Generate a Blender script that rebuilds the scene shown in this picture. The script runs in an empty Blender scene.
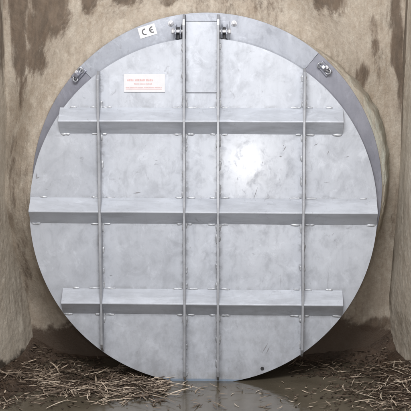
import bpy, bmesh, math, random
import numpy as np
from mathutils import Vector, Matrix, noise

SC = bpy.context.scene
COL = SC.collection
R = math.radians

# ------------------------------------------------------------------ camera
cam = bpy.data.cameras.new('camera'); cam_ob = bpy.data.objects.new('camera', cam); COL.objects.link(cam_ob)
cam_ob.location = (0.20359, -5.89800, 1.08267)
YAW, PITCH = R(1.85564), R(10.18085)
cam_ob.rotation_euler = (math.pi/2 - PITCH, 0, YAW)
cam.sensor_fit = 'HORIZONTAL'; cam.angle = 2*math.atan(205.5/1200.0)
cam.clip_start = 0.05; cam.clip_end = 200
SC.camera = cam_ob

# ------------------------------------------------------------------ world and lamps
w = bpy.data.worlds.new('World'); SC.world = w; w.use_nodes = True
bg = w.node_tree.nodes['Background']
bg.inputs['Color'].default_value = (0.91, 0.94, 1.0, 1)
bg.inputs['Strength'].default_value = 0.78

def lamp(name, loc, target, size, power, color, size_y=None):
    d = bpy.data.lights.new(name, 'AREA'); d.energy = power; d.color = color
    d.shape = 'RECTANGLE' if size_y else 'DISK'; d.size = size
    if size_y: d.size_y = size_y
    o = bpy.data.objects.new(name, d); COL.objects.link(o); o.location = loc
    o.rotation_euler = (Vector(target)-Vector(loc)).to_track_quat('-Z', 'Y').to_euler()
    return o
lamp('opening_light', (-0.15, -3.1, 2.75), (0, 0, 0.05), 1.6, 150, (1.0, 0.98, 0.955), 1.0)
lamp('highlight_lamp', (0.235, -3.484, 0.211), (0.1, 0, 0.2), 0.20, 14, (1.0, 0.98, 0.95))  # added lamp, placed so that its reflection makes the highlight on the plate

SC.view_settings.view_transform = 'Standard'; SC.view_settings.look = 'None'
SC.view_settings.gamma = 1.0; SC.view_settings.use_curve_mapping = False
SC.view_settings.exposure = 0.0

# ------------------------------------------------------------------ helpers
def tag(o, label=None, cat=None, group=None, kind=None):
    if label: o['label'] = label
    if cat: o['category'] = cat
    if group: o['group'] = group
    if kind: o['kind'] = kind
    return o

def empty(name, loc=(0, 0, 0), rot=(0, 0, 0), parent=None):
    o = bpy.data.objects.new(name, None); COL.objects.link(o)
    o.location = loc; o.rotation_euler = rot; o.empty_display_size = 0.1
    if parent: o.parent = parent
    return o

def obj(name, bm, mats, parent=None, smooth=False, bevel=0.0, seg=2):
    me = bpy.data.meshes.new(name)
    bm.normal_update(); bm.to_mesh(me); bm.free()
    o = bpy.data.objects.new(name, me); COL.objects.link(o)
    for m in (mats if isinstance(mats, (list, tuple)) else [mats]): me.materials.append(m)
    if parent: o.parent = parent
    if smooth:
        for p in me.polygons: p.use_smooth = True
    if bevel:
        b = o.modifiers.new('bevel', 'BEVEL'); b.width = bevel; b.segments = seg; b.limit_method = 'ANGLE'; b.angle_limit = R(35)
    return o

def box(bm, x0, x1, y0, y1, z0, z1, mat=0):
    vs = [bm.verts.new(p) for p in ((x0,y0,z0),(x1,y0,z0),(x1,y1,z0),(x0,y1,z0),(x0,y0,z1),(x1,y0,z1),(x1,y1,z1),(x0,y1,z1))]
    for f in ((3,2,1,0),(4,5,6,7),(0,1,5,4),(1,2,6,5),(2,3,7,6),(3,0,4,7)):
        fc = bm.faces.new([vs[i] for i in f]); fc.material_index = mat
    return vs

def prism(bm, pts, axis_fn, a, b, mat=0):
    """polygon pts (2-D) swept from a to b; axis_fn(p, t) -> 3-D"""
    A = [bm.verts.new(axis_fn(p, a)) for p in pts]; B = [bm.verts.new(axis_fn(p, b)) for p in pts]
    n = len(pts)
    fs = [bm.faces.new(A[::-1]), bm.faces.new(B)]
    for i in range(n): fs.append(bm.faces.new((A[i], A[(i+1) % n], B[(i+1) % n], B[i])))
    for f in fs: f.material_index = mat
    bmesh.ops.recalc_face_normals(bm, faces=fs)

def cyl(bm, p0, p1, r, n=20, r2=None):
    p0, p1 = Vector(p0), Vector(p1); d = p1-p0
    M = Matrix.Translation((p0+p1)/2) @ d.to_track_quat('Z', 'Y').to_matrix().to_4x4()
    bmesh.ops.create_cone(bm, cap_ends=True, segments=n, radius1=r, radius2=r if r2 is None else r2, depth=d.length, matrix=M)

def torus(bm, c, axis, Rr, r, n=20, m=8, a0=0, a1=2*math.pi):
    q = Vector(axis).to_track_quat('Z', 'Y'); c = Vector(c); rows = []
    closed = abs(a1-a0-2*math.pi) < 1e-4
    K = n if closed else n+1
    for i in range(K):
        a = a0+(a1-a0)*i/n
        rows.append([bm.verts.new(c + q @ Vector(((Rr+r*math.cos(t))*math.cos(a), (Rr+r*math.cos(t))*math.sin(a), r*math.sin(t))))
                     for t in [2*math.pi*j/m for j in range(m)]])
    for i in range(n):
        A, B = rows[i], rows[(i+1) % K]
        for j in range(m): bm.faces.new((A[j], B[j], B[(j+1) % m], A[(j+1) % m]))

def lump(bm, c, r, seed, amp=0.35):
    """a small uneven blob of weld or cement"""
    c = Vector(c)
    res = bmesh.ops.create_icosphere(bm, subdivisions=2, radius=1.0)
    for v in res['verts']:
        n_ = 1 + amp*noise.noise(v.co*1.7 + Vector((seed*3.1, seed*1.7, seed)))
        v.co = c + Vector((v.co.x*r[0], v.co.y*r[1], v.co.z*r[2]))*n_

# numpy value noise
def _h(ix, iy, s):
    v = (ix.astype(np.int64)*374761393 + iy.astype(np.int64)*668265263 + s*974634777) & 0x7fffffff
    v = (v ^ (v >> 13))*1274126177 & 0x7fffffff
    return ((v ^ (v >> 16)) & 0xffff)/65535.0
def vn(x, y, s=0):
    ix, iy = np.floor(x), np.floor(y); fx, fy = x-ix, y-iy
    fx = fx*fx*(3-2*fx); fy = fy*fy*(3-2*fy)
    a, b = _h(ix, iy, s), _h(ix+1, iy, s); c, d = _h(ix, iy+1, s), _h(ix+1, iy+1, s)
    return (a+(b-a)*fx)+((c+(d-c)*fx)-(a+(b-a)*fx))*fy
def fbm(x, y, s=0, o=4):
    t = 0; a = 1; n_ = 0
    for i in range(o): t = t+a*vn(x*2**i+i*17.3, y*2**i-i*9.1, s+i); n_ += a; a *= .5
    return t/n_*2-1
def sstep(a, b, x):
    t = np.clip((x-a)/(b-a), 0, 1); return t*t*(3-2*t)

def grid_obj(name, P, mats, attrs=None, parent=None):
    """P: (n, m, 3) array of points -> one smooth mesh object, with optional float attributes"""
    n, m = P.shape[:2]; me = bpy.data.meshes.new(name)
    idx = np.arange(n*m).reshape(n, m)
    F = np.stack([idx[:-1,:-1], idx[1:,:-1], idx[1:,1:], idx[:-1,1:]], -1).reshape(-1, 4)
    me.vertices.add(n*m); me.vertices.foreach_set('co', P.reshape(-1).astype(np.float32))
    me.loops.add(F.size); me.loops.foreach_set('vertex_index', F.reshape(-1).astype(np.int32))
    me.polygons.add(len(F)); me.polygons.foreach_set('loop_start', (np.arange(len(F))*4).astype(np.int32))
    me.polygons.foreach_set('loop_total', np.full(len(F), 4, np.int32))
    me.polygons.foreach_set('use_smooth', np.ones(len(F), bool))
    me.update(calc_edges=True); me.validate()
    for k, a in (attrs or {}).items():
        at = me.attributes.new(k, 'FLOAT', 'POINT'); at.data.foreach_set('value', a.reshape(-1).astype(np.float32))
    for mt in (mats if isinstance(mats, (list, tuple)) else [mats]): me.materials.append(mt)
    o = bpy.data.objects.new(name, me); COL.objects.link(o)
    if parent: o.parent = parent
    return o

# ------------------------------------------------------------------ materials
class Mat:
    def __init__(s, name):
        s.m = bpy.data.materials.new(name); s.m.use_nodes = True; s.t = s.m.node_tree
        s.b = s.t.nodes['Principled BSDF']; s.co = s.t.nodes.new('ShaderNodeTexCoord').outputs['Object']
    def L(s, a, b): s.t.links.new(a, b)
    def mp(s, scale=(1,1,1), loc=(0,0,0), rot=(0,0,0)):
        n = s.t.nodes.new('ShaderNodeMapping'); n.inputs['Scale'].default_value = scale
        n.inputs['Location'].default_value = loc; n.inputs['Rotation'].default_value = rot; s.L(s.co, n.inputs['Vector']); return n.outputs[0]
    def noise(s, scale, detail=6, rough=.6, vec=None, dist=0):
        n = s.t.nodes.new('ShaderNodeTexNoise'); n.inputs['Scale'].default_value = scale
        n.inputs['Detail'].default_value = detail; n.inputs['Roughness'].default_value = rough
        n.inputs['Distortion'].default_value = dist; s.L(vec or s.co, n.inputs['Vector']); return n.outputs['Fac']
    def vor(s, scale, feature='F1', out='Distance', vec=None):
        n = s.t.nodes.new('ShaderNodeTexVoronoi'); n.feature = feature; n.inputs['Scale'].default_value = scale
        s.L(vec or s.co, n.inputs['Vector']); return n.outputs[out]
    def ramp(s, f, a, b, c0=0.0, c1=1.0):
        n = s.t.nodes.new('ShaderNodeMapRange'); n.interpolation_type = 'SMOOTHSTEP'
        for k, v in zip(('From Min','From Max','To Min','To Max'), (a, b, c0, c1)): n.inputs[k].default_value = v
        s.L(f, n.inputs['Value']); return n.outputs[0]
    def math(s, op, a, b):
        n = s.t.nodes.new('ShaderNodeMath'); n.operation = op
        for i, v in enumerate((a, b)):
            if isinstance(v, (int, float)): n.inputs[i].default_value = v
            else: s.L(v, n.inputs[i])
        return n.outputs[0]
    def mix(s, f, a, b, mode='MIX'):
        n = s.t.nodes.new('ShaderNodeMix'); n.data_type = 'RGBA'; n.blend_type = mode
        for k, v in ((0, f), (6, a), (7, b)):
            if isinstance(v, (int, float)): n.inputs[k].default_value = v
            elif isinstance(v, tuple): n.inputs[k].default_value = v+(1,)
            else: s.L(v, n.inputs[k])
        return n.outputs[2]
    def attr(s, name):
        n = s.t.nodes.new('ShaderNodeAttribute'); n.attribute_name = name; return n.outputs['Fac']
    def sep(s):
        n = s.t.nodes.new('ShaderNodeSeparateXYZ'); s.L(s.co, n.inputs[0]); return n.outputs
    def bump(s, h, strength, dist):
        n = s.t.nodes.new('ShaderNodeBump'); n.inputs['Strength'].default_value = strength; n.inputs['Distance'].default_value = dist
        s.L(h, n.inputs['Height']); s.L(n.outputs[0], s.b.inputs['Normal'])
    def set(s, **k):
        for kk, v in k.items():
            i = s.b.inputs[kk.replace('_', ' ')]
            if isinstance(v, (int, float)): i.default_value = v
            elif isinstance(v, tuple): i.default_value = v+(1,)
            else: s.L(v, i)
        return s.m

def galvanised(name, base, dark, metal=.45, r0=.34, r1=.5, grime=.5, blue=False, coat=0, stretch=(1, 1, .8)):
    k = Mat(name)
    hx, hy, z = k.sep()
    big = k.ramp(k.noise(2.6, 6, .62, dist=.5), .36, .66)
    patch = k.ramp(k.noise(8.5, 6, .62, k.mp(stretch), dist=.8), .46, .66)
    cloud = k.ramp(k.noise(17, 7, .72, k.mp(stretch), dist=.4), .45, .70)
    pale = k.ramp(k.noise(12, 7, .70, k.mp(stretch, (3, 5, 1)), dist=.6), .52, .70)
    drip = k.ramp(k.noise(9, 6, .68, k.mp((2.8, 1, .22), (1, 2, 3))), .50, .74)
    c = k.mix(k.math('MULTIPLY', big, .50), base, dark)
    c = k.mix(k.math('MULTIPLY', patch, grime*.40), c, tuple(v*.72 for v in dark))
    c = k.mix(k.math('MULTIPLY', cloud, grime*.34), c, tuple(v*.60 for v in dark))
    c = k.mix(k.math('MULTIPLY', pale, .45), c, tuple(min(.9, v*1.25) for v in base))
    c = k.mix(k.math('MULTIPLY', drip, .24), c, tuple(v*.85 for v in dark))
    spk = k.ramp(k.noise(75, 3, .6), .66, .74)
    c = k.mix(k.math('MULTIPLY', spk, grime*.30), c, (.22, .22, .24))
    spots = k.math('MULTIPLY', k.ramp(k.noise(26, 6, .70, k.mp((1, 1, .75)), dist=.8), .58, .72), k.ramp(k.noise(3.4, 3, .5, k.mp((1, 1, 1), (7, 1, 4))), .40, .60))
    c = k.mix(k.math('MULTIPLY', spots, grime*.65), c, (.21, .21, .235))
    low = k.math('MULTIPLY', k.ramp(z, .02, .75, 1, 0), k.ramp(k.noise(11, 7, .72, k.mp((1, 1, .8))), .42, .66))
    c = k.mix(k.math('MULTIPLY', low, .50), c, (.27, .275, .30))
    tide = k.math('MULTIPLY', k.ramp(k.math('ADD', z, k.math('MULTIPLY', k.noise(7, 5, .6), .09)), .05, .11, 1, 0), k.ramp(k.noise(30, 6, .7, k.mp((1, 1, .4))), .35, .65))
    c = k.mix(k.math('MULTIPLY', tide, .45), c, (.23, .215, .19))
    if blue:
        bl = k.ramp(k.math('ADD', z, k.math('MULTIPLY', k.noise(9, 3, .6), .014)), .010, .018, 1, 0)
        c = k.mix(k.math('MULTIPLY', bl, .75), c, (.17, .25, .36))
    rg = k.ramp(k.math('ADD', k.math('MULTIPLY', patch, .5), k.math('MULTIPLY', cloud, .5)), .0, .9, r0, r1)
    h = k.math('ADD', k.noise(5.5, 3, .5), k.math('ADD', k.math('MULTIPLY', pale, .10), k.math('MULTIPLY', k.noise(24, 6, .66), .22)))
    k.bump(h, .16, .010)
    if coat:
        bc = k.t.nodes.new('ShaderNodeBump'); bc.inputs['Strength'].default_value = .03; bc.inputs['Distance'].default_value = .01; k.L(k.noise(9, 3, .5), bc.inputs['Height']); k.L(bc.outputs[0], k.b.inputs['Coat Normal'])
        k.b.inputs['Coat Roughness'].default_value = .175
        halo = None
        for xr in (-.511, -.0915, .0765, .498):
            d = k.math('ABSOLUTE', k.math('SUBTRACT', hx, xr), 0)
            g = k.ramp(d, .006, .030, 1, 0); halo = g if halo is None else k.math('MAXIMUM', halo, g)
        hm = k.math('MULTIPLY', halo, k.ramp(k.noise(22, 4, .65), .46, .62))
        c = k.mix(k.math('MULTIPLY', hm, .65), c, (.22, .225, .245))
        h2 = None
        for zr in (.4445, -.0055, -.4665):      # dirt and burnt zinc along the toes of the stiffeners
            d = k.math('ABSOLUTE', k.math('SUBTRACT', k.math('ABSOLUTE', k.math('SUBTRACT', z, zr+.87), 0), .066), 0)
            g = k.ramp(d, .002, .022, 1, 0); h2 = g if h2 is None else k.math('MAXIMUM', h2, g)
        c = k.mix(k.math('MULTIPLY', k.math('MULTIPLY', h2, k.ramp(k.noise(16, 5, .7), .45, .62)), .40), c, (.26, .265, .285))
        k.L(k.ramp(k.math('ADD', cloud, spots), 0, 1, coat, coat*.2), k.b.inputs['Coat Weight'])
    return k.set(Base_Color=c, Metallic=metal, Roughness=rg)

M_PLATE = galvanised('galvanised_plate', (.50, .525, .58), (.385, .405, .455), metal=.28, r0=.42, r1=.56, grime=.8, blue=True, coat=.44)
M_BAR = galvanised('galvanised_bar', (.53, .56, .62), (.41, .43, .48), metal=.15, grime=.9, stretch=(.35, 1, 1.6))
M_RIB = galvanised('galvanised_rib', (.40, .41, .44), (.27, .28, .305), metal=.4, grime=1.0)
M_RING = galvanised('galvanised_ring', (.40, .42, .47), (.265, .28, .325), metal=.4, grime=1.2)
M_RINGD = galvanised('galvanised_ring_shaded', (.265, .27, .315), (.18, .185, .225), metal=.45, grime=1.0)  # darker copy of the ring metal: shade on its sides put into the colour

def simple(name, col, rough=.5, metal=0., bumpn=0, var=0.15):
    k = Mat(name); n_ = k.noise(40, 5, .6)
    c = k.mix(k.ramp(n_, .3, .7), col, tuple(v*(1-var) for v in col))
    if bumpn: k.bump(k.noise(90, 4, .6), bumpn, .003)
    return k.set(Base_Color=c, Roughness=rough, Metallic=metal)
M_WELD = simple('weld_metal', (.55, .57, .61), .42, .35, .5, .35)
M_BOLT = simple('zinc_bolt', (.58, .58, .61), .40, .5, .2, .2)
M_DARK = simple('dark_gap', (.03, .03, .033), .7)
M_SCR = simple('scratch_mark', (.27, .27, .29), .6)
M_GASK = simple('rubber_gasket_and_slot_shade', (.045, .045, .05), .65)
M_WHITE = simple('sticker_white', (.66, .66, .685), .4, 0, 0, .05)
M_RED = simple('faded_red_print', (.62, .42, .42), .5, 0, 0, .10)
M_INK = simple('black_print', (.10, .10, .11), .5)

def concrete(name, c0, c1, c2, stain, wet, speck=.5):
    """c0 plain, c1 paler plaster, c2 browner; attributes: stain, wet, rough"""
    k = Mat(name)
    n1 = k.ramp(k.noise(2.8, 9, .72, k.mp((1.4, 1, .7)), dist=.25), .36, .68)
    n2 = k.ramp(k.noise(11, 10, .80, k.mp((1.5, 1, .8)), dist=.2), .42, .66)
    n3 = k.noise(70, 8, .80)
    streak = k.ramp(k.noise(6, 6, .65, k.mp((3.6, 3.6, .30))), .48, .72)
    c = k.mix(n1, c0, c2)
    c = k.mix(k.math('MULTIPLY', n2, .75), c, c1)
    c = k.mix(k.math('MULTIPLY', streak, .38), c, tuple(v*.62 for v in c2))
    c = k.mix(k.ramp(n3, .36, .66, .0, .36), c, tuple(v*.55 for v in c2))
    pits = k.ramp(k.noise(110, 3, .55), .68, .73)
    c = k.mix(k.math('MULTIPLY', pits, .45), c, tuple(v*.35 for v in c2))
    chips = k.math('MULTIPLY', k.ramp(k.noise(38, 5, .7, k.mp((1.5, 1.5, .8))), .60, .68), k.ramp(k.noise(4, 3, .6), .45, .6))
    c = k.mix(k.math('MULTIPLY', chips, speck), c, (.55, .52, .45))
    st = k.attr('stain')
    stn = k.ramp(k.math('ADD', st, k.math('MULTIPLY', k.math('SUBTRACT', k.noise(17, 9, .80, k.mp((2.2, 2.2, .30))), .5), 2.3)), .18, .90)
    sc = k.mix(k.ramp(k.noise(14, 6, .7, k.mp((2, 2, .5))), .35, .65), stain, tuple(v*1.7 for v in stain))
    c = k.mix(k.math('MULTIPLY', stn, .88), c, sc)
    wt = k.ramp(k.math('ADD', k.attr('wet'), k.math('MULTIPLY', k.math('SUBTRACT', k.noise(17, 8, .78), .5), 1.1)), .32, .68)
    c = k.mix(k.math('MULTIPLY', wt, .92), c, wet)
    rg = k.ramp(wt, 0, 1, .9, .45)
    h = k.math('ADD', k.math('MULTIPLY', k.noise(14, 9, .76), .8), k.math('ADD', k.math('MULTIPLY', n3, .60), k.math('MULTIPLY', k.noise(170, 4, .6), .15)))
    k.bump(h, .62, .013)
    return k.set(Base_Color=c, Roughness=rg)
BEIGE = (.485, .42, .35)
M_BACK = concrete('stained_concrete', BEIGE, (.60, .545, .465), (.375, .305, .235), (.085, .060, .042), (.072, .045, .029), .45)
M_LEFT = concrete('left_wall_concrete', (.56, .50, .42), (.66, .605, .52), (.41, .35, .28), (.10, .075, .055), (.035, .026, .019), .35)
M_RIGHT = concrete('right_wall_concrete', (.60, .53, .445), (.74, .69, .60), (.40, .34, .27), (.11, .085, .062), (.035, .026, .019), .75)
M_MORTAR = concrete('mortar', (.43, .37, .295), (.48, .44, .37), (.35, .295, .23), (.37, .385, .34), (.035, .026, .02), .3)

# ------------------------------------------------------------------ chamber walls
WY = 0.32; WZ = -0.872
lz = np.array([-1.3, -.87, -.694, -.391, .043, .57, 1.032, 3.0]); lx = np.array([-.925, -.925, -.935, -.969, -1.021, -1.037, -1.039, -1.05])
rz = np.array([-1.3, -.87, -.732, -.539, -.213, .264, .627, 1.033, 3.0]); rx = np.array([.995, .995, .993, .976, .994, 1.010, 1.014, 1.018, 1.03])

def blobs(X, Z, lst, s):
    wx = X + .05*fbm(X*5, Z*5, s, 3); wz = Z + .07*fbm(X*6+5, Z*3, s+5, 3)
    t = np.zeros_like(X)
    for (cx, cz, rx_, rz_, st) in lst:
        d = np.sqrt(((wx-cx)/rx_)**2+((wz-cz)/rz_)**2)
        t = np.maximum(t, st*(1-sstep(.45, 1.25, d)))
    return t

# back wall
xs = np.linspace(-1.14, 1.14, 430); zs = np.linspace(-1.15, 1.75, 520)
X, Z = np.meshgrid(xs, zs, indexing='ij')
rough = sstep(-.1, .45, fbm(X*3, Z*2, 3, 3))
Yw = WY - .008*fbm(X*2.2, Z*1.6, 1, 4) - .006*fbm(X*14, Z*10, 2, 4)*(.2+.6*rough) - .004*fbm(X*45, Z*40, 9, 3)*rough
# the plaster is drawn out towards the ring, so the wall dishes forward around it
rd = np.sqrt((X-.0145)**2+((Z-.10)/.998)**2); an = np.arctan2(Z-.10, X-.0145)
near = 1-sstep(.885, 1.20+.10*fbm(X*3, Z*3, 17, 3), rd)
edge = .066 + Z*math.sin(R(4)) + .006*fbm(an*9, rd*8, 19, 4) + .004*fbm(X*30, Z*30, 20, 3)
lift = sstep(R(22), R(58), an)*(1-.0*an) + .22*sstep(R(-25), R(0), an)*(1-sstep(R(22), R(58), an)) + (1-sstep(R(-180), R(-115), an))*(an < 0)
lift = np.where(an > R(58), 1.0, lift)
Yw = Yw + (np.minimum(edge, Yw)-Yw)*near*np.clip(lift, 0, 1)
st = blobs(X, Z, [
    (-.985, .99, .065, .42, 1.1), (-.975, .78, .055, .20, 1), (-.96, .62, .03, .18, .65),
    (-.82, 1.02, .12, .22, 1.1), (-.855, .86, .10, .18, 1), (-.79, .93, .10, .15, .9), (-.875, .72, .085, .11, 1), (-.92, .86, .03, .16, .6),
    (-.60, 1.06, .055, .12, 1), (-.52, 1.12, .05, .06, .6), (-.42, 1.04, .08, .045, .9), (-.2, 1.06, .08, .03, .7), (-.03, 1.09, .04, .03, .6),
    (.565, 1.04, .045, .085, 1), (.635, 1.03, .06, .10, 1), (.48, 1.06, .05, .05, .8),
    (.80, .64, .045, .085, .8), (.865, .80, .03, .07, .75), (.86, .90, .025, .09, .6), (.90, .70, .05, .11, .45),
    (.99, .85, .045, .42, .95), (.92, .25, .035, .05, .75), (.985, -.10, .02, .3, .4),
    (-.99, .1, .03, .35, .5), (-.93, .02, .06, .4, .35), (-.95, -.35, .04, .25, .5),
    (.93, -.66, .10, .05, .9)], 11)
st = np.maximum(st, .62*sstep(.80, 1.10, Z + .16*fbm(X*7, Z*2.5, 23, 4))*sstep(-.15, .25, fbm(X*6, Z*2.2, 27, 4)+.35*sstep(.5, .9, np.abs(X))-.1))
st = np.maximum(st, .9*sstep(1.12, 1.25, Z + .1*fbm(X*4, Z*2, 21, 3)))
wet = sstep(-.58, -.80, Z + .12*fbm(X*5, Z*6, 31, 5) - .03*sstep(.3, .7, X))
o = grid_obj('back_wall', np.stack([X, Yw, Z], -1), M_BACK, dict(stain=st, wet=wet))
tag(o, 'beige stained concrete wall behind the round gate, brown drips along its top', 'wall')

def side(name, mat, zz, xx, sgn, splay, stl, label):
    ys = np.concatenate([np.linspace(WY+.10, -.6, 230), np.linspace(-.62, -2.4, 40)]); zs = np.linspace(-1.15, 1.75, 480)
    Yg, Zg = np.meshgrid(ys, zs, indexing='ij')
    base = np.interp(Zg, zz, xx)
    lowk = sstep(.2, -.8, Zg)*splay + .03
    Xg = base + sgn*np.clip(WY-Yg, 0, .9)*lowk
    rg = sstep(-.2, .4, fbm(Yg*4, Zg*3, 43, 3))
    Xg = Xg - sgn*(.003*fbm(Yg*2.5, Zg*2, 41, 4) + .0028*fbm(Yg*13, Zg*9, 44, 4)*(.3+rg) + .003*fbm(Yg*45, Zg*40, 45, 3)*rg)
    s_ = blobs(Yg, Zg, stl, 51)
    wt = sstep(-.74, -.86, Zg + .05*fbm(Yg*9, Zg*9, 61, 3))
    o = grid_obj(name, np.stack([Xg, Yg, Zg], -1), mat, dict(stain=s_, wet=wt))
    return tag(o, label, 'wall')
side('side_wall', M_LEFT, lz, lx, -1, .30, [(.25, 1.0, .05, .5, .9), (.2, -.45, .12, .3, .35), (.28, -.1, .05, .4, .5)], 'grey beige concrete wall running forward along the left side of the gate')
side('side_wall', M_RIGHT, rz, rx, 1, .16, [(.28, .8, .05, .6, 1), (.1, .1, .05, .2, .4), (.3, -.4, .04, .3, .6)], 'speckled rough concrete wall running forward along the right side of the gate')

# ------------------------------------------------------------------ mud bed, water
xs = np.linspace(-1.3, 1.3, 330); ys = np.linspace(.55, -2.4, 360)
X, Y = np.meshgrid(xs, ys, indexing='ij')
def bank(X, Y):
    """height of the mud over the bed: banks of silt along both walls"""
    l = .09*np.exp(-((X+1.02)/.16)**2)*sstep(-.9, .25, Y)
    l = l + .055*np.exp(-((X+.70)/.34)**2-((Y+.14)/.22)**2)
    l = l + .035*np.exp(-((X+.95)/.25)**2-((Y-.28)/.10)**2)
    r = .14*np.exp(-((X-1.05)/.13)**2)*sstep(-1.0, .3, Y) + .045*np.exp(-((X-.98)/.18)**2-((Y+.18)/.26)**2)
    b = (.06+.05*sstep(.3, .9, X))*np.exp(-((Y-.36)/.09)**2)*(1+.5*vn(X*9, Y*9, 83))
    return l+r+b
hgt = -.925 + bank(X, Y) + .012*fbm(X*6, Y*6, 71, 4) + .006*fbm(X*30, Y*30, 75, 3)
k = Mat('wet_mud')
c = k.mix(k.ramp(k.noise(9, 7, .7), .35, .65), (.042, .027, .018), (.085, .055, .037))
c = k.mix(k.ramp(k.noise(70, 4, .7), .55, .7, 0, .5), c, (.16, .13, .095))
k.bump(k.noise(60, 6, .7), .8, .012)
M_MUD = k.set(Base_Color=c, Roughness=.42)
tag(grid_obj('mud_ground', np.stack([X, Y, hgt], -1), M_MUD), kind='structure')

k = Mat('murky_water')
c = k.mix(k.ramp(k.noise(2.2, 4, .6), .35, .65), (.080, .068, .050), (.125, .108, .082))
k.bump(k.noise(14, 4, .6, k.mp((1, 1.8, 1))), .12, .01)
M_WATER = k.set(Base_Color=c, Roughness=.11, IOR=1.48)
xs2 = np.linspace(-1.3, 1.3, 30); ys2 = np.linspace(.55, -2.4, 30)
X2, Y2 = np.meshgrid(xs2, ys2, indexing='ij')
tag(grid_obj('water', np.stack([X2, Y2, np.full_like(X2, WZ)], -1), M_WATER), kind='structure')
for nm in ('mud_ground', 'water'):
    me = bpy.data.objects[nm].data
    if me.polygons[0].normal.z < 0: me.flip_normals()

# ------------------------------------------------------------------ the gate's own frame of reference: x right, y inward, z up, leaning back 4 degrees
TILT = -R(4.0)
# ---- frame (fixed to the wall)
frame = empty('gate_frame', (0, 0, -.87), (TILT, 0, 0))
frame.location = (0, -.87*math.sin(R(4)), -.87*math.cos(R(4)))
tag(frame, 'galvanised round seat ring cemented to the wall behind the gate leaf', 'gate frame')
FZ = .87            # parts are written in gate coordinates, shifted by FZ on the way in
CX, CZ = .0145, .098

def shift(bm, dz): bmesh.ops.translate(bm, verts=bm.verts, vec=(0, 0, dz))

def ring_seg(bm, a0, a1, r0, r1, y_in, y_out, th, n):
    """annulus segment; y_in / y_out = depth of the face at the inner and outer edge (y grows away from the viewer)"""
    prof = ((r0, y_in), (r1, y_out), (r1, y_out+th), (r0, y_in+th))
    rows = []
    for i in range(n+1):
        a = a0+(a1-a0)*i/n
        rows.append([bm.verts.new((CX+r*math.cos(a), y, CZ+r*math.sin(a))) for r, y in prof])
    fs = []
    for i in range(n):
        A, B = rows[i], rows[i+1]
        for j in range(4): fs.append(bm.faces.new((A[j], B[j], B[(j+1) % 4], A[(j+1) % 4])))
    fs.append(bm.faces.new(rows[0])); fs.append(bm.faces.new(rows[-1][::-1]))
    bmesh.ops.recalc_face_normals(bm, faces=fs)
# angles seen from the ring centre
A_R = math.atan2(.765-CZ, .556-CX); A_L = math.atan2(.735-CZ, -.645-CX)
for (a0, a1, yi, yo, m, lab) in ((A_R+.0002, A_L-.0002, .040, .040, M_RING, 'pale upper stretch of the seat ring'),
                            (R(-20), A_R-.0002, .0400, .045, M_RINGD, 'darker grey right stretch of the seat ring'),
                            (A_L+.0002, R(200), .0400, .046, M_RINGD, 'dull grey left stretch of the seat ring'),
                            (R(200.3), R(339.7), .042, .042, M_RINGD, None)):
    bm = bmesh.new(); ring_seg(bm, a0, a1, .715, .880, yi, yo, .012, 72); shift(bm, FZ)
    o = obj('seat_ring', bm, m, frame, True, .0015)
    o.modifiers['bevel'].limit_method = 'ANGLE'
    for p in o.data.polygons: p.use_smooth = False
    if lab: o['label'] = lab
# sleeve going into the wall
bm = bmesh.new()
n = 96; rows = []
for i in range(n):
    a = 2*math.pi*i/n; rows.append([bm.verts.new((CX+r*math.cos(a), y, CZ+FZ+r*math.sin(a))) for r, y in ((.868, .055), (.868, .55), (.73, .55), (.73, .055))])
for i in range(n):
    A, B = rows[i], rows[(i+1) % n]
    for j in range(4): bm.faces.new((A[j], B[j], B[(j+1) % 4], A[(j+1) % 4]))
bmesh.ops.recalc_face_normals(bm, faces=bm.faces)
obj('sleeve', bm, M_RINGD, frame, True)
# dark rubber seal between leaf and ring
bm = bmesh.new()
torus(bm, (-.002, .024, -.018+FZ), (0, 1, 0), .835, .013, 120, 8)
obj('seal', bm, M_GASK, frame, True)

# hinge brackets (a pair of lugs each side of the arms, with a pin)
def hinge(x, s):
    bm = bmesh.new()
    for dx in (0.014, 0.038):
        xx = x+s*dx
        pts = [(.845, .036), (.925, .036), (.912, -.016), (.895, -.034), (.870, -.034), (.852, -.016)]
        prism(bm, pts, lambda p, t: (t, p[1], p[0]), xx-.0035, xx+.0035)
    box(bm, x+s*.026-.024, x+s*.026+.024, .032, .040, .838, .936)
    shift(bm, FZ); h = obj('hinge_bracket', bm, M_RING, frame, False, .002)
    bm = bmesh.new(); cyl(bm, (x-s*.006, -.012, .884), (x+s*.052, -.012, .884), .009, 16)
    cyl(bm, (x+s*.046, -.012, .884), (x+s*.058, -.012, .884), .015, 6); shift(bm, FZ)
    obj('hinge_pin', bm, M_BOLT, h, False, .0015)
    bm = bmesh.new(); box(bm, x+s*.020, x+s*.032, .004, .034, .846, .906); shift(bm, FZ)
    obj('slot_shade', bm, M_GASK, h, False, .002)  # black block between the lugs stands in for the shade in the slot
hinge(-.098, -1); hinge(.077, 1)

def stud(x, z, y, r, par, mat=M_BOLT, parts=True):
    bm = bmesh.new()
    cyl(bm, (x, y, z), (x, y-.004, z), r*1.35, 24)
    M = Matrix.Translation((x, y-.010, z)) @ Matrix.Rotation(R(90), 4, 'X')
    bmesh.ops.create_cone(bm, cap_ends=True, segments=6, radius1=r, radius2=r*.95, depth=.012, matrix=M)
    cyl(bm, (x, y-.016, z), (x, y-.024, z), r*.5, 14)
    return obj('bolt', bm, mat, par, False, .0015)
for (x, z) in ((-.163, .925), (.150, .925)): stud(x, z+FZ, .040, .011, frame)

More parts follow.
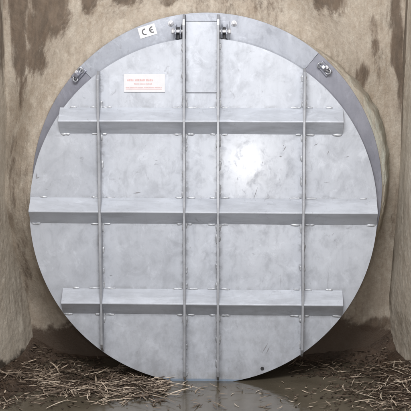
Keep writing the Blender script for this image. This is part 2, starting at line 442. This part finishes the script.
# clamps at about ten and two o'clock: pad, hook and bolt
def clamp(x, z, ang):
    M = Matrix.Translation((x, .036, z+FZ)) @ Matrix.Rotation(-ang, 4, 'Y')
    bm = bmesh.new(); box(bm, -.036, .036, -.004, .008, -.021, .021)
    prism(bm, [(-.03, -.006), (.016, -.006), (.012, -.020), (-.004, -.034), (-.022, -.030)], lambda p, t: (p[0], p[1], t), -.010, .010)
    bm.transform(M); c_ = obj('clamp', bm, M_RINGD, frame, False, .003)
    bm = bmesh.new(); torus(bm, (.020, -.012, .004), (.3, 1, .2), .013, .0045, 18, 8); torus(bm, (-.030, -.014, -.006), (-.4, 1, .1), .012, .004, 18, 8)
    cyl(bm, (-.03, -.022, -.008), (.03, -.018, .006), .0045, 10); bm.transform(M)
    obj('shackle', bm, M_RIB, c_, True)
    bm = bmesh.new(); cyl(bm, (.0, -.006, .012), (.0, -.028, .012), .010, 6); bm.transform(M)
    obj('bolt', bm, M_BOLT, c_, False, .0015)
clamp(-.622, .676, R(48)); clamp(.600, .702, R(-48))

# CE sign
bm = bmesh.new(); M = Matrix.Translation((-.279, .0385, .887+FZ)) @ Matrix.Rotation(-R(17), 4, 'Y')
box(bm, -.044, .044, -.0010, .0012, -.027, .027); bm.transform(M); ce = obj('ce_label', bm, M_WHITE, frame, False, .0004)
ce['label'] = 'small white plate with the letters CE'
bm = bmesh.new()
def arc_strip(bm, cx, cz, r0, r1, a0, a1, y0, y1, n=24):
    pts = [(cx+r1*math.cos(a0+(a1-a0)*i/n), cz+r1*math.sin(a0+(a1-a0)*i/n)) for i in range(n+1)]
    pin = [(cx+r0*math.cos(a0+(a1-a0)*i/n), cz+r0*math.sin(a0+(a1-a0)*i/n)) for i in range(n+1)]
    for i in range(n):
        prism(bm, [pts[i], pts[i+1], pin[i+1], pin[i]], lambda p, t: (p[0], t, p[1]), y0, y1)
arc_strip(bm, -.012, 0, .0105, .0165, R(75), R(285), -.0016, -.0011)
arc_strip(bm, .026, 0, .0105, .0165, R(75), R(285), -.0016, -.0011)
box(bm, .0145, .028, -.0016, -.0011, -.0026, .0026)
bm.transform(M); obj('lettering', bm, M_INK, ce)

# mortar collar: part of what holds the frame in the wall
na = 360; nt = 26
A, Tt = np.meshgrid(np.linspace(-.5*np.pi, 1.5*np.pi, na), np.linspace(0, 1, nt), indexing='ij')
ct, sn = np.cos(A), np.sin(A)
rr0 = .872 + .0035*fbm(A*16, Tt*0, 5, 3) + .004*np.abs(fbm(A*40, Tt*0, 6, 2))
bulge = .012 + .052*np.exp(-((A-R(20))/.50)**2) + 0*np.exp(-((A-R(130))/.5)**2) + .004*np.exp(-((A-R(90))/.35)**2)
rr = rr0 + bulge*Tt**.55 + (.009*fbm(A*7, Tt*4, 7, 3) + .006*fbm(A*38, Tt*9, 8, 3))*np.sin(np.pi*np.clip(Tt*.5+.12, 0, 1))
rr = rr + .035*sstep(.45, 1, Tt)
px, pz = CX + rr*ct, CZ + rr*sn
front = .058 + .006*fbm(A*12, Tt*2, 15, 3)
ywall_local = np.cos(R(4))*(WY+.03) - 0*pz      # wall plane expressed in the leaning frame (approx.)
py = -.004 + front + (WY + .035 - pz*math.sin(R(4)) - front)*(.14*Tt + .86*sstep(.40, 1.0, Tt)**1.5)
stm = .60*np.exp(-((A-R(14))/.46)**2)+.12*fbm(A*12, Tt*3, 77, 3)
o = grid_obj('mortar_collar', np.stack([px, py, pz+FZ], -1), M_MORTAR, dict(stain=stm, wet=sstep(-.62, -.76, pz)), frame)
o['label'] = 'rough mortar packed round the ring, greenish grey on the right'

# ---- the leaf
gate = empty('flap_gate', (0, -.87*math.sin(R(4)), -.87*math.cos(R(4))), (TILT, 0, 0))
tag(gate, 'round galvanised steel flap gate with crossed stiffeners, its foot standing in murky water', 'flap gate')
def at_gate(bm): shift(bm, FZ)

def weld(p0, p1, r, par, seed):
    """one fused run of weld metal: a flattened, rippled, tapering bead"""
    p0, p1 = Vector(p0), Vector(p1); d = (p1-p0).normalized(); L_ = (p1-p0).length
    a = Vector((0, 1, 0)); b = d.cross(a); n = max(8, int(L_/.0022)); m = 10; rows = []
    bm = bmesh.new()
    for i in range(n+1):
        t = i/n; e = max(.12, (1-abs(2*t-1)**3))**.5
        q = e*(1+.13*math.sin(t*L_/.0055*6.28+seed)+.45*noise.noise(Vector((seed, t*L_*60, 0))))
        off = b*(.0022*noise.noise(Vector((seed, 7, t*L_*40))))
        rows.append([bm.verts.new(p0+d*(L_*t)+off+(b*math.cos(u)*1.05+a*math.sin(u)*.72)*r*q) for u in [2*math.pi*j/m for j in range(m)]])
    for i in range(n):
        for j in range(m): bm.faces.new((rows[i][j], rows[i+1][j], rows[i+1][(j+1) % m], rows[i][(j+1) % m]))
    bm.faces.new(rows[0]); bm.faces.new(rows[-1][::-1])
    bmesh.ops.recalc_face_normals(bm, faces=bm.faces); at_gate(bm)
    return obj('weld_bead', bm, M_WELD, par, True)

# door plate: fine polar mesh with slight waviness
GX, GZ, GR = -.002, -.018, .870
bm = bmesh.new(); nr, na = 34, 160; rows = []
cen = bm.verts.new((GX, -.0 , GZ))
def wav(x, z): return .0026*noise.noise(Vector((x*1.8, z*1.8, 1.3))) + .0003*noise.noise(Vector((x*6, z*6, 4)))
for i in range(1, nr+1):
    r = GR*i/nr; rows.append([])
    for j in range(na):
        a = 2*math.pi*j/na; x, z = GX+r*math.cos(a), GZ+r*math.sin(a); rows[-1].append(bm.verts.new((x, wav(x, z), z)))
for j in range(na): bm.faces.new((cen, rows[0][j], rows[0][(j+1) % na]))
for i in range(nr-1):
    for j in range(na): bm.faces.new((rows[i][j], rows[i+1][j], rows[i+1][(j+1) % na], rows[i][(j+1) % na]))
back = [bm.verts.new((v.co.x, .011, v.co.z)) for v in rows[-1]]
for j in range(na): bm.faces.new((rows[-1][j], back[j], back[(j+1) % na], rows[-1][(j+1) % na]))
bm.faces.new(back[::-1])
bmesh.ops.recalc_face_normals(bm, faces=bm.faces)
at_gate(bm)
plate = obj('door_plate', bm, M_PLATE, gate, True)
for e in plate.data.edges:
    pa, pb = [plate.data.vertices[i].co for i in e.vertices]
    if all(abs(math.hypot(q.x-GX, q.z-FZ-GZ)-GR) < 1e-4 for q in (pa, pb)): e.use_edge_sharp = True

# object-coordinate origin is the empty's: shift shader z range by FZ through parenting offset
RIBS = [(-.516, .690, -.505, -.715), (-.0935, .966, -.0885, -.862), (.0745, .966, .078, -.862), (.4965, .706, .4995, -.735)]
BARS = [(.4445, -.713, .690), (-.0055, -.866, .864), (-.4665, -.708, .701)]
H = .066; RH = .073; RT = .0058
# cross stiffeners: steel angles welded by both toes, ridge outwards
for bi, (zc, xa, xb) in enumerate(BARS):
    bm = bmesh.new(); t = .006; hw = .0655
    prof = [(zc+hw, -.0005), (zc+.003, -H), (zc-.003, -H), (zc-hw, -.0005), (zc-hw+t*1.6, -.0005), (zc, -H+t*1.5), (zc+hw-t*1.6, -.0005)]
    n = 60
    secs = []
    for i in range(n+1):
        x = xa+(xb-xa)*i/n
        dz = .0012*noise.noise(Vector((x*4, bi*3.3, 0)))
        secs.append([bm.verts.new((x, p[1]+ (.0009*noise.noise(Vector((x*6, bi, 5))) if p[1] < -.01 else 0), p[0]+dz)) for p in prof])
    for i in range(n):
        A_, B_ = secs[i], secs[i+1]
        for j in range(7): bm.faces.new((A_[j], A_[(j+1) % 7], B_[(j+1) % 7], B_[j]))
    bm.faces.new(secs[0]); bm.faces.new(secs[-1][::-1])
    bmesh.ops.recalc_face_normals(bm, faces=bm.faces); at_gate(bm)
    bar = obj('cross_stiffener', bm, M_BAR, gate, False, .0012, 2)
    bar['label'] = ('topmost horizontal stiffener of the gate leaf', 'middle and longest horizontal stiffener, spanning the whole leaf', 'lowest horizontal stiffener, just above the water')[bi]
    # weld runs along both toes near every rib and at both ends
    rnd = random.Random(bi*7+1)
    def run(x0, x1, z):
        weld((x0, -.002, z), (x1, -.002, z), rnd.uniform(.0045, .0065), bar, rnd.random()*50)
    for (xt, zt, xb_, zb_) in RIBS:
        f = (zt-zc)/(zt-zb_); xr = xt+(xb_-xt)*f
        for sgn in (-1, 1):
            L_ = rnd.uniform(.030, .058)
            a_, b_ = sorted((xr+sgn*.012, xr+sgn*(.012+L_)))
            run(a_, b_, zc+hw+.001)
            L_ = rnd.uniform(.022, .05)
            a_, b_ = sorted((xr+sgn*.012, xr+sgn*(.012+L_)))
            run(a_, b_, zc-hw-.001)
    for xe, s_ in ((xa, 1), (xb, -1)):
        a_, b_ = sorted((xe+s_*.004, xe+s_*.05)); run(a_, b_, zc-hw-.001)
        a_, b_ = sorted((xe+s_*.05, xe+s_*.085)); run(a_, b_, zc+hw+.001)
# vertical ribs
for ri, (xt, zt, xb_, zb_) in enumerate(RIBS):
    bm = bmesh.new(); n = 70; secs = []
    for i in range(n+1):
        f = i/n; z = zt+(zb_-zt)*f; x = xt+(xb_-xt)*f + .0014*noise.noise(Vector((z*3, ri*5, 0)))
        e = min(f, 1-f)*(zt-zb_)
        h = RH if e > .03 else .030+(RH-.030)*e/.03
        y0 = -.0005 if z < .84 else .037
        secs.append([bm.verts.new(p) for p in ((x-RT, y0, z), (x-RT, -h, z), (x+RT, -h, z), (x+RT, y0, z))])
    for i in range(n):
        A_, B_ = secs[i], secs[i+1]
        for j in range(4): bm.faces.new((A_[j], A_[(j+1) % 4], B_[(j+1) % 4], B_[j]))
    bm.faces.new(secs[0]); bm.faces.new(secs[-1][::-1])
    bmesh.ops.recalc_face_normals(bm, faces=bm.faces); at_gate(bm)
    rib = obj('vertical_rib', bm, M_RIB, gate, False, .0012)
    rib['label'] = ('far left upright rib of the leaf', 'left of the two tall hinge ribs at the centre', 'right of the two tall hinge ribs at the centre', 'far right upright rib of the leaf')[ri]
    rnd = random.Random(ri*13+5)
    zz = zt-.05; spots = []
    while zz > zb_+.02:
        spots.append(zz); zz -= rnd.uniform(.105, .15)
    spots += [b[0]+.082 for b in BARS]+[b[0]-.085 for b in BARS]
    for q in spots:
        f = (zt-q)/(zt-zb_); x = xt+(xb_-xt)*f
        for sgn in ((-1, 1) if rnd.random() < .55 else (rnd.choice((-1, 1)),)):
            L_ = rnd.uniform(.025, .05); zc_ = q-L_/2
            if any(abs(zc_+L_*.5-b[0]) < .06 for b in BARS): continue
            weld((x+sgn*(RT+.002), -.001, zc_), (x+sgn*(RT+.002), -.001, zc_+L_), rnd.uniform(.005, .007), rib, rnd.random()*50)
# plate let in between the hinge ribs
bm = bmesh.new(); prof = [(-.0865, .932), (.0675, .932), (.0685, .585), (-.0855, .585)]
prism(bm, prof, lambda p, t: (p[0], t, p[1]), -.010, -.004)
box(bm, -.086, .067, -.004, .036, .86, .930)
at_gate(bm); hp = obj('hinge_plate', bm, M_PLATE, gate, False, .0015)
bm = bmesh.new(); box(bm, -.087, .068, -.002, .036, .9335, .968); at_gate(bm); obj('stop_plate', bm, M_RING, gate, False, .0015)

# warning sticker
bm = bmesh.new(); box(bm, -.393, -.189, -.0062, -.0030, .5865, .6755); at_gate(bm)
stk = obj('sticker', bm, M_WHITE, gate, False, .0005); stk['label'] = 'small white sticker with faded red lines of print'
bm = bmesh.new(); rnd = random.Random(3)
def textrow(x0, x1, z, h):
    x = x0; left = rnd.randint(3, 7)
    while x < x1:
        w_ = h*rnd.uniform(.5, .8)
        box(bm, x, x+w_, -.0068, -.0064, z-h*.5, z+h*rnd.choice((.28, .3, .5)))
        x += w_+h*.16; left -= 1
        if left == 0: x += h*.5; left = rnd.randint(3, 7)
textrow(-.376, -.254, .6455, .0105); textrow(-.342, -.256, .627, .0065)
textrow(-.384, -.205, .6095, .0048)
box(bm, -.384, -.205, -.0068, -.0064, .5995, .6035)
at_gate(bm); obj('print', bm, M_RED, stk)

# scratches and small marks on the plate
bm = bmesh.new(); rnd = random.Random(12)
def scr(x, z, L_, ang, w_=.0014):
    y = wav(x, z)-.0012
    dx, dz = math.cos(ang)*L_/2, math.sin(ang)*L_/2; nx, nz = -math.sin(ang)*w_/2, math.cos(ang)*w_/2
    m = (rnd.uniform(-.1, .1))*L_
    pts = [(x-dx, z-dz), (x+nx+m*nx, z+nz), (x+dx, z+dz), (x-nx, z-nz)]
    vs = [bm.verts.new((p[0], y, p[1])) for p in pts]; vb = [bm.verts.new((p[0], y+.004, p[1])) for p in pts]
    bm.faces.new(vs)
    for i in range(4): bm.faces.new((vs[i], vs[(i+1) % 4], vb[(i+1) % 4], vb[i]))
scr(.262, .085, .075, R(72), .003); scr(.315, -.70, .06, R(60), .005); scr(.33, -.71, .04, R(65), .005); scr(-.835, .165, .035, R(80), .007); scr(-.828, .158, .02, R(20), .006)
scr(.405, .31, .03, R(60), .005); scr(.385, .27, .012, R(0), .008); scr(-.66, .05, .02, R(10), .004); scr(-.70, .055, .02, R(-5), .004)
scr(-.33, .085, .04, R(10), .006); scr(.56, .33, .02, R(30), .005); scr(.62, .29, .02, R(70), .004)
scr(.392, -.358, .07, R(90), .0025); scr(.628, -.352, .085, R(89), .003)
for _ in range(24):
    a = rnd.uniform(0, 6.28); r = GR*.93*math.sqrt(rnd.random()); x, z = GX+r*math.cos(a), GZ+r*math.sin(a)
    if any(abs(z-b[0]) < .085 for b in BARS) or any(abs(x-q[0]) < .03 for q in RIBS): continue
    scr(x, z, rnd.uniform(.006, .028), rnd.uniform(0, 3.1), rnd.uniform(.0012, .0035))
bmesh.ops.recalc_face_normals(bm, faces=bm.faces)
at_gate(bm)
for f in bm.faces: f.material_index = 1
bm.from_mesh(plate.data); plate.data.materials.append(M_SCR); bm.to_mesh(plate.data); bm.free()
# bolt hole near the foot
bm = bmesh.new(); cyl(bm, (.302, -.003, -.806), (.302, .006, -.806), .009, 20); at_gate(bm); obj('drain_hole', bm, M_DARK, plate)
# faint lines where stiffeners were tacked behind
# ------------------------------------------------------------------ straw and reed litter
def straw_mat(name, a, b):
    k = Mat(name); n_ = k.attr('tone')
    c = k.mix(n_, a, b); c = k.mix(k.ramp(k.noise(80, 3, .6), .45, .7, 0, .45), c, tuple(v*.5 for v in a))
    return k.set(Base_Color=c, Roughness=.55)
M_STRAW = straw_mat('straw', (.080, .055, .039), (.60, .49, .385))
M_PALE = simple('pale_straw', (.66, .56, .45), .5, 0, 0, .35)

def ground_z(x, y):
    v = float(-.925 + bank(np.array([[x]]), np.array([[y]]))[0, 0]); return max(v, WZ)

def stalk_pts(x, y, z, L_, yaw, pit, bend, w_, kind):
    """a split reed stalk: two segments with a slight kink, diamond section"""
    d = Vector((math.cos(yaw)*math.cos(pit), math.sin(yaw)*math.cos(pit), math.sin(pit)))
    s = Vector((-math.sin(yaw), math.cos(yaw), 0)); u = d.cross(s)*-1
    c = Vector((x, y, z)); out = []
    for f, ww in ((-.5, .45), (-.1, 1), (.25, .9), (.5, .25)):
        p = c + d*L_*f + s*bend*L_*(.25-f*f) + u*0
        for q in (s*ww*w_, u*ww*w_*.5, -s*ww*w_, -u*ww*w_*.5): out.append(p+q)
    return out
def stalk_faces(o_):
    F = [(o_+3, o_+2, o_+1, o_), (o_+12, o_+13, o_+14, o_+15)]
    for i in range(3):
        for j in range(4):
            a = o_+i*4+j; b = o_+i*4+(j+1) % 4; F.append((a, b, b+4, a+4))
    return F
def litter(name, label, cat, n, sampler, lenr, seed, tone_rng, mat=None):
    rnd = random.Random(seed); V = []; F = []; T = []
    for i in range(n):
        for _t in range(12):
            x, y = sampler(rnd)
            if noise.noise(Vector((x*7, y*11, seed*3.7)))+.5*noise.noise(Vector((x*19, y*25, seed))) > rnd.uniform(-.35, .30): break
        L_ = rnd.uniform(*lenr)*(1 if rnd.random() < .75 else 1.6); z = ground_z(x, y)+rnd.random()**2*.022+.002
        V += stalk_pts(x, y, z, L_, rnd.gauss(.3, .9) if rnd.random() < .55 else rnd.uniform(0, 3.14), rnd.gauss(0, .13), rnd.uniform(-.5, .5), rnd.uniform(.0012, .0052), 0)
        F += stalk_faces(i*16); t = rnd.uniform(*tone_rng)**2.1; T += [t]*16
    me = bpy.data.meshes.new(name); me.from_pydata([tuple(v) for v in V], [], F); me.update()
    a = me.attributes.new('tone', 'FLOAT', 'POINT'); a.data.foreach_set('value', T)
    me.materials.append(mat or M_STRAW)
    o = bpy.data.objects.new(name, me); COL.objects.link(o)
    return tag(o, label, cat, kind='stuff')
def leafmould(name, label, sampler, n, seed):
    rnd = random.Random(seed); bm = bmesh.new()
    for i in range(n):
        x, y = sampler(rnd); z = ground_z(x, y); q = rnd.uniform(.004, .018); a = rnd.uniform(0, 3.1); tl = rnd.gauss(0, .35)
        d = Vector((math.cos(a), math.sin(a), tl))*q; e_ = Vector((-math.sin(a), math.cos(a), rnd.gauss(0, .3)))*q*rnd.uniform(.15, .5); c_ = Vector((x, y, z+rnd.random()*.012))
        u = Vector((0, 0, .0012)); top = [bm.verts.new(c_+p+u) for p in (d, e_, -d*.8, -e_*.9)]; bot = [bm.verts.new(v.co-u*2) for v in top]
        bm.faces.new(top); bm.faces.new(bot[::-1])
        for j in range(4): bm.faces.new((top[(j+1) % 4], top[j], bot[j], bot[(j+1) % 4]))
    tag(obj(name, bm, M_LEAF), label, 'leaf litter', kind='stuff')
M_LEAF = simple('sodden_leaf', (.070, .046, .030), .85, 0, .3, .6)
def s_left(r):
    while True:
        t = r.random(); x = -1.03+ .86*t**.9; y = r.gauss(-.10-.10*(x+1.0)*.3, .12)
        if x < -.85: y = r.uniform(-.5, .12)
        if -.62 < y < .12: return x, y
def s_left2(r):
    return r.uniform(-.98, .0), r.gauss(-.22, .10)
def s_right(r):
    while True:
        x = 1.06-abs(r.gauss(0, .20)); y = r.gauss(-.27, .16)
        if y < .06: return x, y
def s_sparse(r): return r.uniform(-.8, 1.0), r.uniform(-.5, -.12)
def s_back(r): return r.choice((r.uniform(-.93, -.55), r.uniform(.45, .98))), r.uniform(.0, .30)
litter('straw_litter', 'matted brown and straw coloured litter banked at the foot of the left wall', 'straw', 980, s_left, (.03, .11), 1, (0, 1))
litter('straw_litter', 'tangle of broken straw banked at the foot of the right wall', 'straw', 260, s_right, (.025, .09), 3, (0, 1))
litter('straw_litter', 'thin scatter of straw bits floating on the open water before the gate', 'straw', 150, s_sparse, (.012, .06), 4, (.1, .9))
litter('straw_litter', 'dark straw bits caught in the shade beside and behind the gate', 'straw', 330, s_back, (.012, .06), 5, (0, .7))

leafmould('leaf_litter', 'dark sodden leaf scraps under the straw along the left wall', s_left, 2300, 91)
leafmould('leaf_litter', 'dark sodden leaf scraps under the straw along the right wall', s_right, 650, 92)
leafmould('leaf_litter', 'dark sodden scraps along the foot of the back wall', s_back, 900, 93)

# single stalks that can be told from the litter
V = stalk_pts(0, 0, 0, 1, 0, 0, .12, .045, 0); 
def proto_stalk(nm):
    L_ = .1; me = bpy.data.meshes.new('straw_stalk'); me.from_pydata([tuple(v) for v in stalk_pts(0, 0, 0, L_, 0, 0, .18, .0026, 0)], [], stalk_faces(0)); me.update(); me.materials.append(M_PALE)
    return bpy.data.objects.new(nm, me)
rnd = random.Random(77); first = proto_stalk('straw_stalk'); used = False
GROUPS = [
  (34, lambda r: (r.uniform(-.85, -.05), r.gauss(-.22, .09)), 'long pale straw stalk lying on the left bank of litter', 'straw stalks on the left bank'),
  (24, lambda r: (1.03-abs(r.gauss(0, .18)), r.uniform(-.45, .05)), 'long pale straw stalk lying on the right bank of litter', 'straw stalks on the right bank'),
  (8, lambda r: (r.uniform(-.86, -.62), r.uniform(.02, .26)), 'pale straw flake lying in the dark corner left of the gate', 'straw flakes in the left dark corner'),
  (9, lambda r: (r.uniform(.50, .90), r.uniform(-.02, .26)), 'pale straw flake lying in the dark corner right of the gate', 'straw flakes in the right dark corner'),
  (9, lambda r: (r.uniform(.15, .72), r.uniform(-.46, -.14)), 'short straw stalk floating on the open water right of the middle', 'straw stalks on the open water')]
for n_, smp, lab, grp in GROUPS:
    for _ in range(n_):
        x, y = smp(rnd); o = first if not used else first.copy(); used = True
        COL.objects.link(o); o.location = (x, y, ground_z(x, y)+rnd.uniform(.004, .02 if 'bank' in grp else .006))
        s_ = rnd.uniform(.6, 1.45) if 'bank' in grp else rnd.uniform(.3, .7)
        o.scale = (s_, rnd.uniform(.8, 1.5), 1); o.rotation_euler = (rnd.uniform(-.3, .3), rnd.gauss(0, .10), rnd.gauss(.35, .6) if x < .1 else rnd.uniform(0, 3.1))
        tag(o, lab, 'straw stalk', grp)

NAMED = [((-0.724, -0.522), (-0.638, -0.394), 'longest pale straw stalk, slanting up to the right at the bottom left of the picture'),
  ((-0.168, -0.117), (-0.008, -0.211), 'thin straw stalk floating across the water under the two tall centre ribs'),
  ((0.664, 0.062), (0.764, 0.09), 'short pale straw stalk on the dark water right of the gate foot'),
  ((0.759, -0.246), (0.848, -0.331), 'pale straw stalk sloping down to the right beside the right bank'),
  ((0.95, -0.041), (0.998, -0.209), 'pale stalk leaning against the foot of the right wall'),
  ((-0.609, -0.028), (-0.477, 0.075), 'pale stalk lying on the left bank close under the curved gate edge'),
  ((-0.44, -0.344), (-0.316, -0.206), 'pale stalk on the left bank pointing at the water before the gate')]
for (xa, ya), (xb, yb), lab in NAMED:
    o = first.copy(); COL.objects.link(o)
    L_ = math.hypot(xb-xa, yb-ya); za, zb = ground_z(xa, ya), ground_z(xb, yb)
    o.location = ((xa+xb)/2, (ya+yb)/2, max(za, zb)+.012); o.scale = (L_/.1, 1.5, 1.2)
    o.rotation_euler = (0, -math.atan2(zb-za, L_), math.atan2(yb-ya, xb-xa)); tag(o, lab, 'straw stalk', 'single straw stalks that stand out')
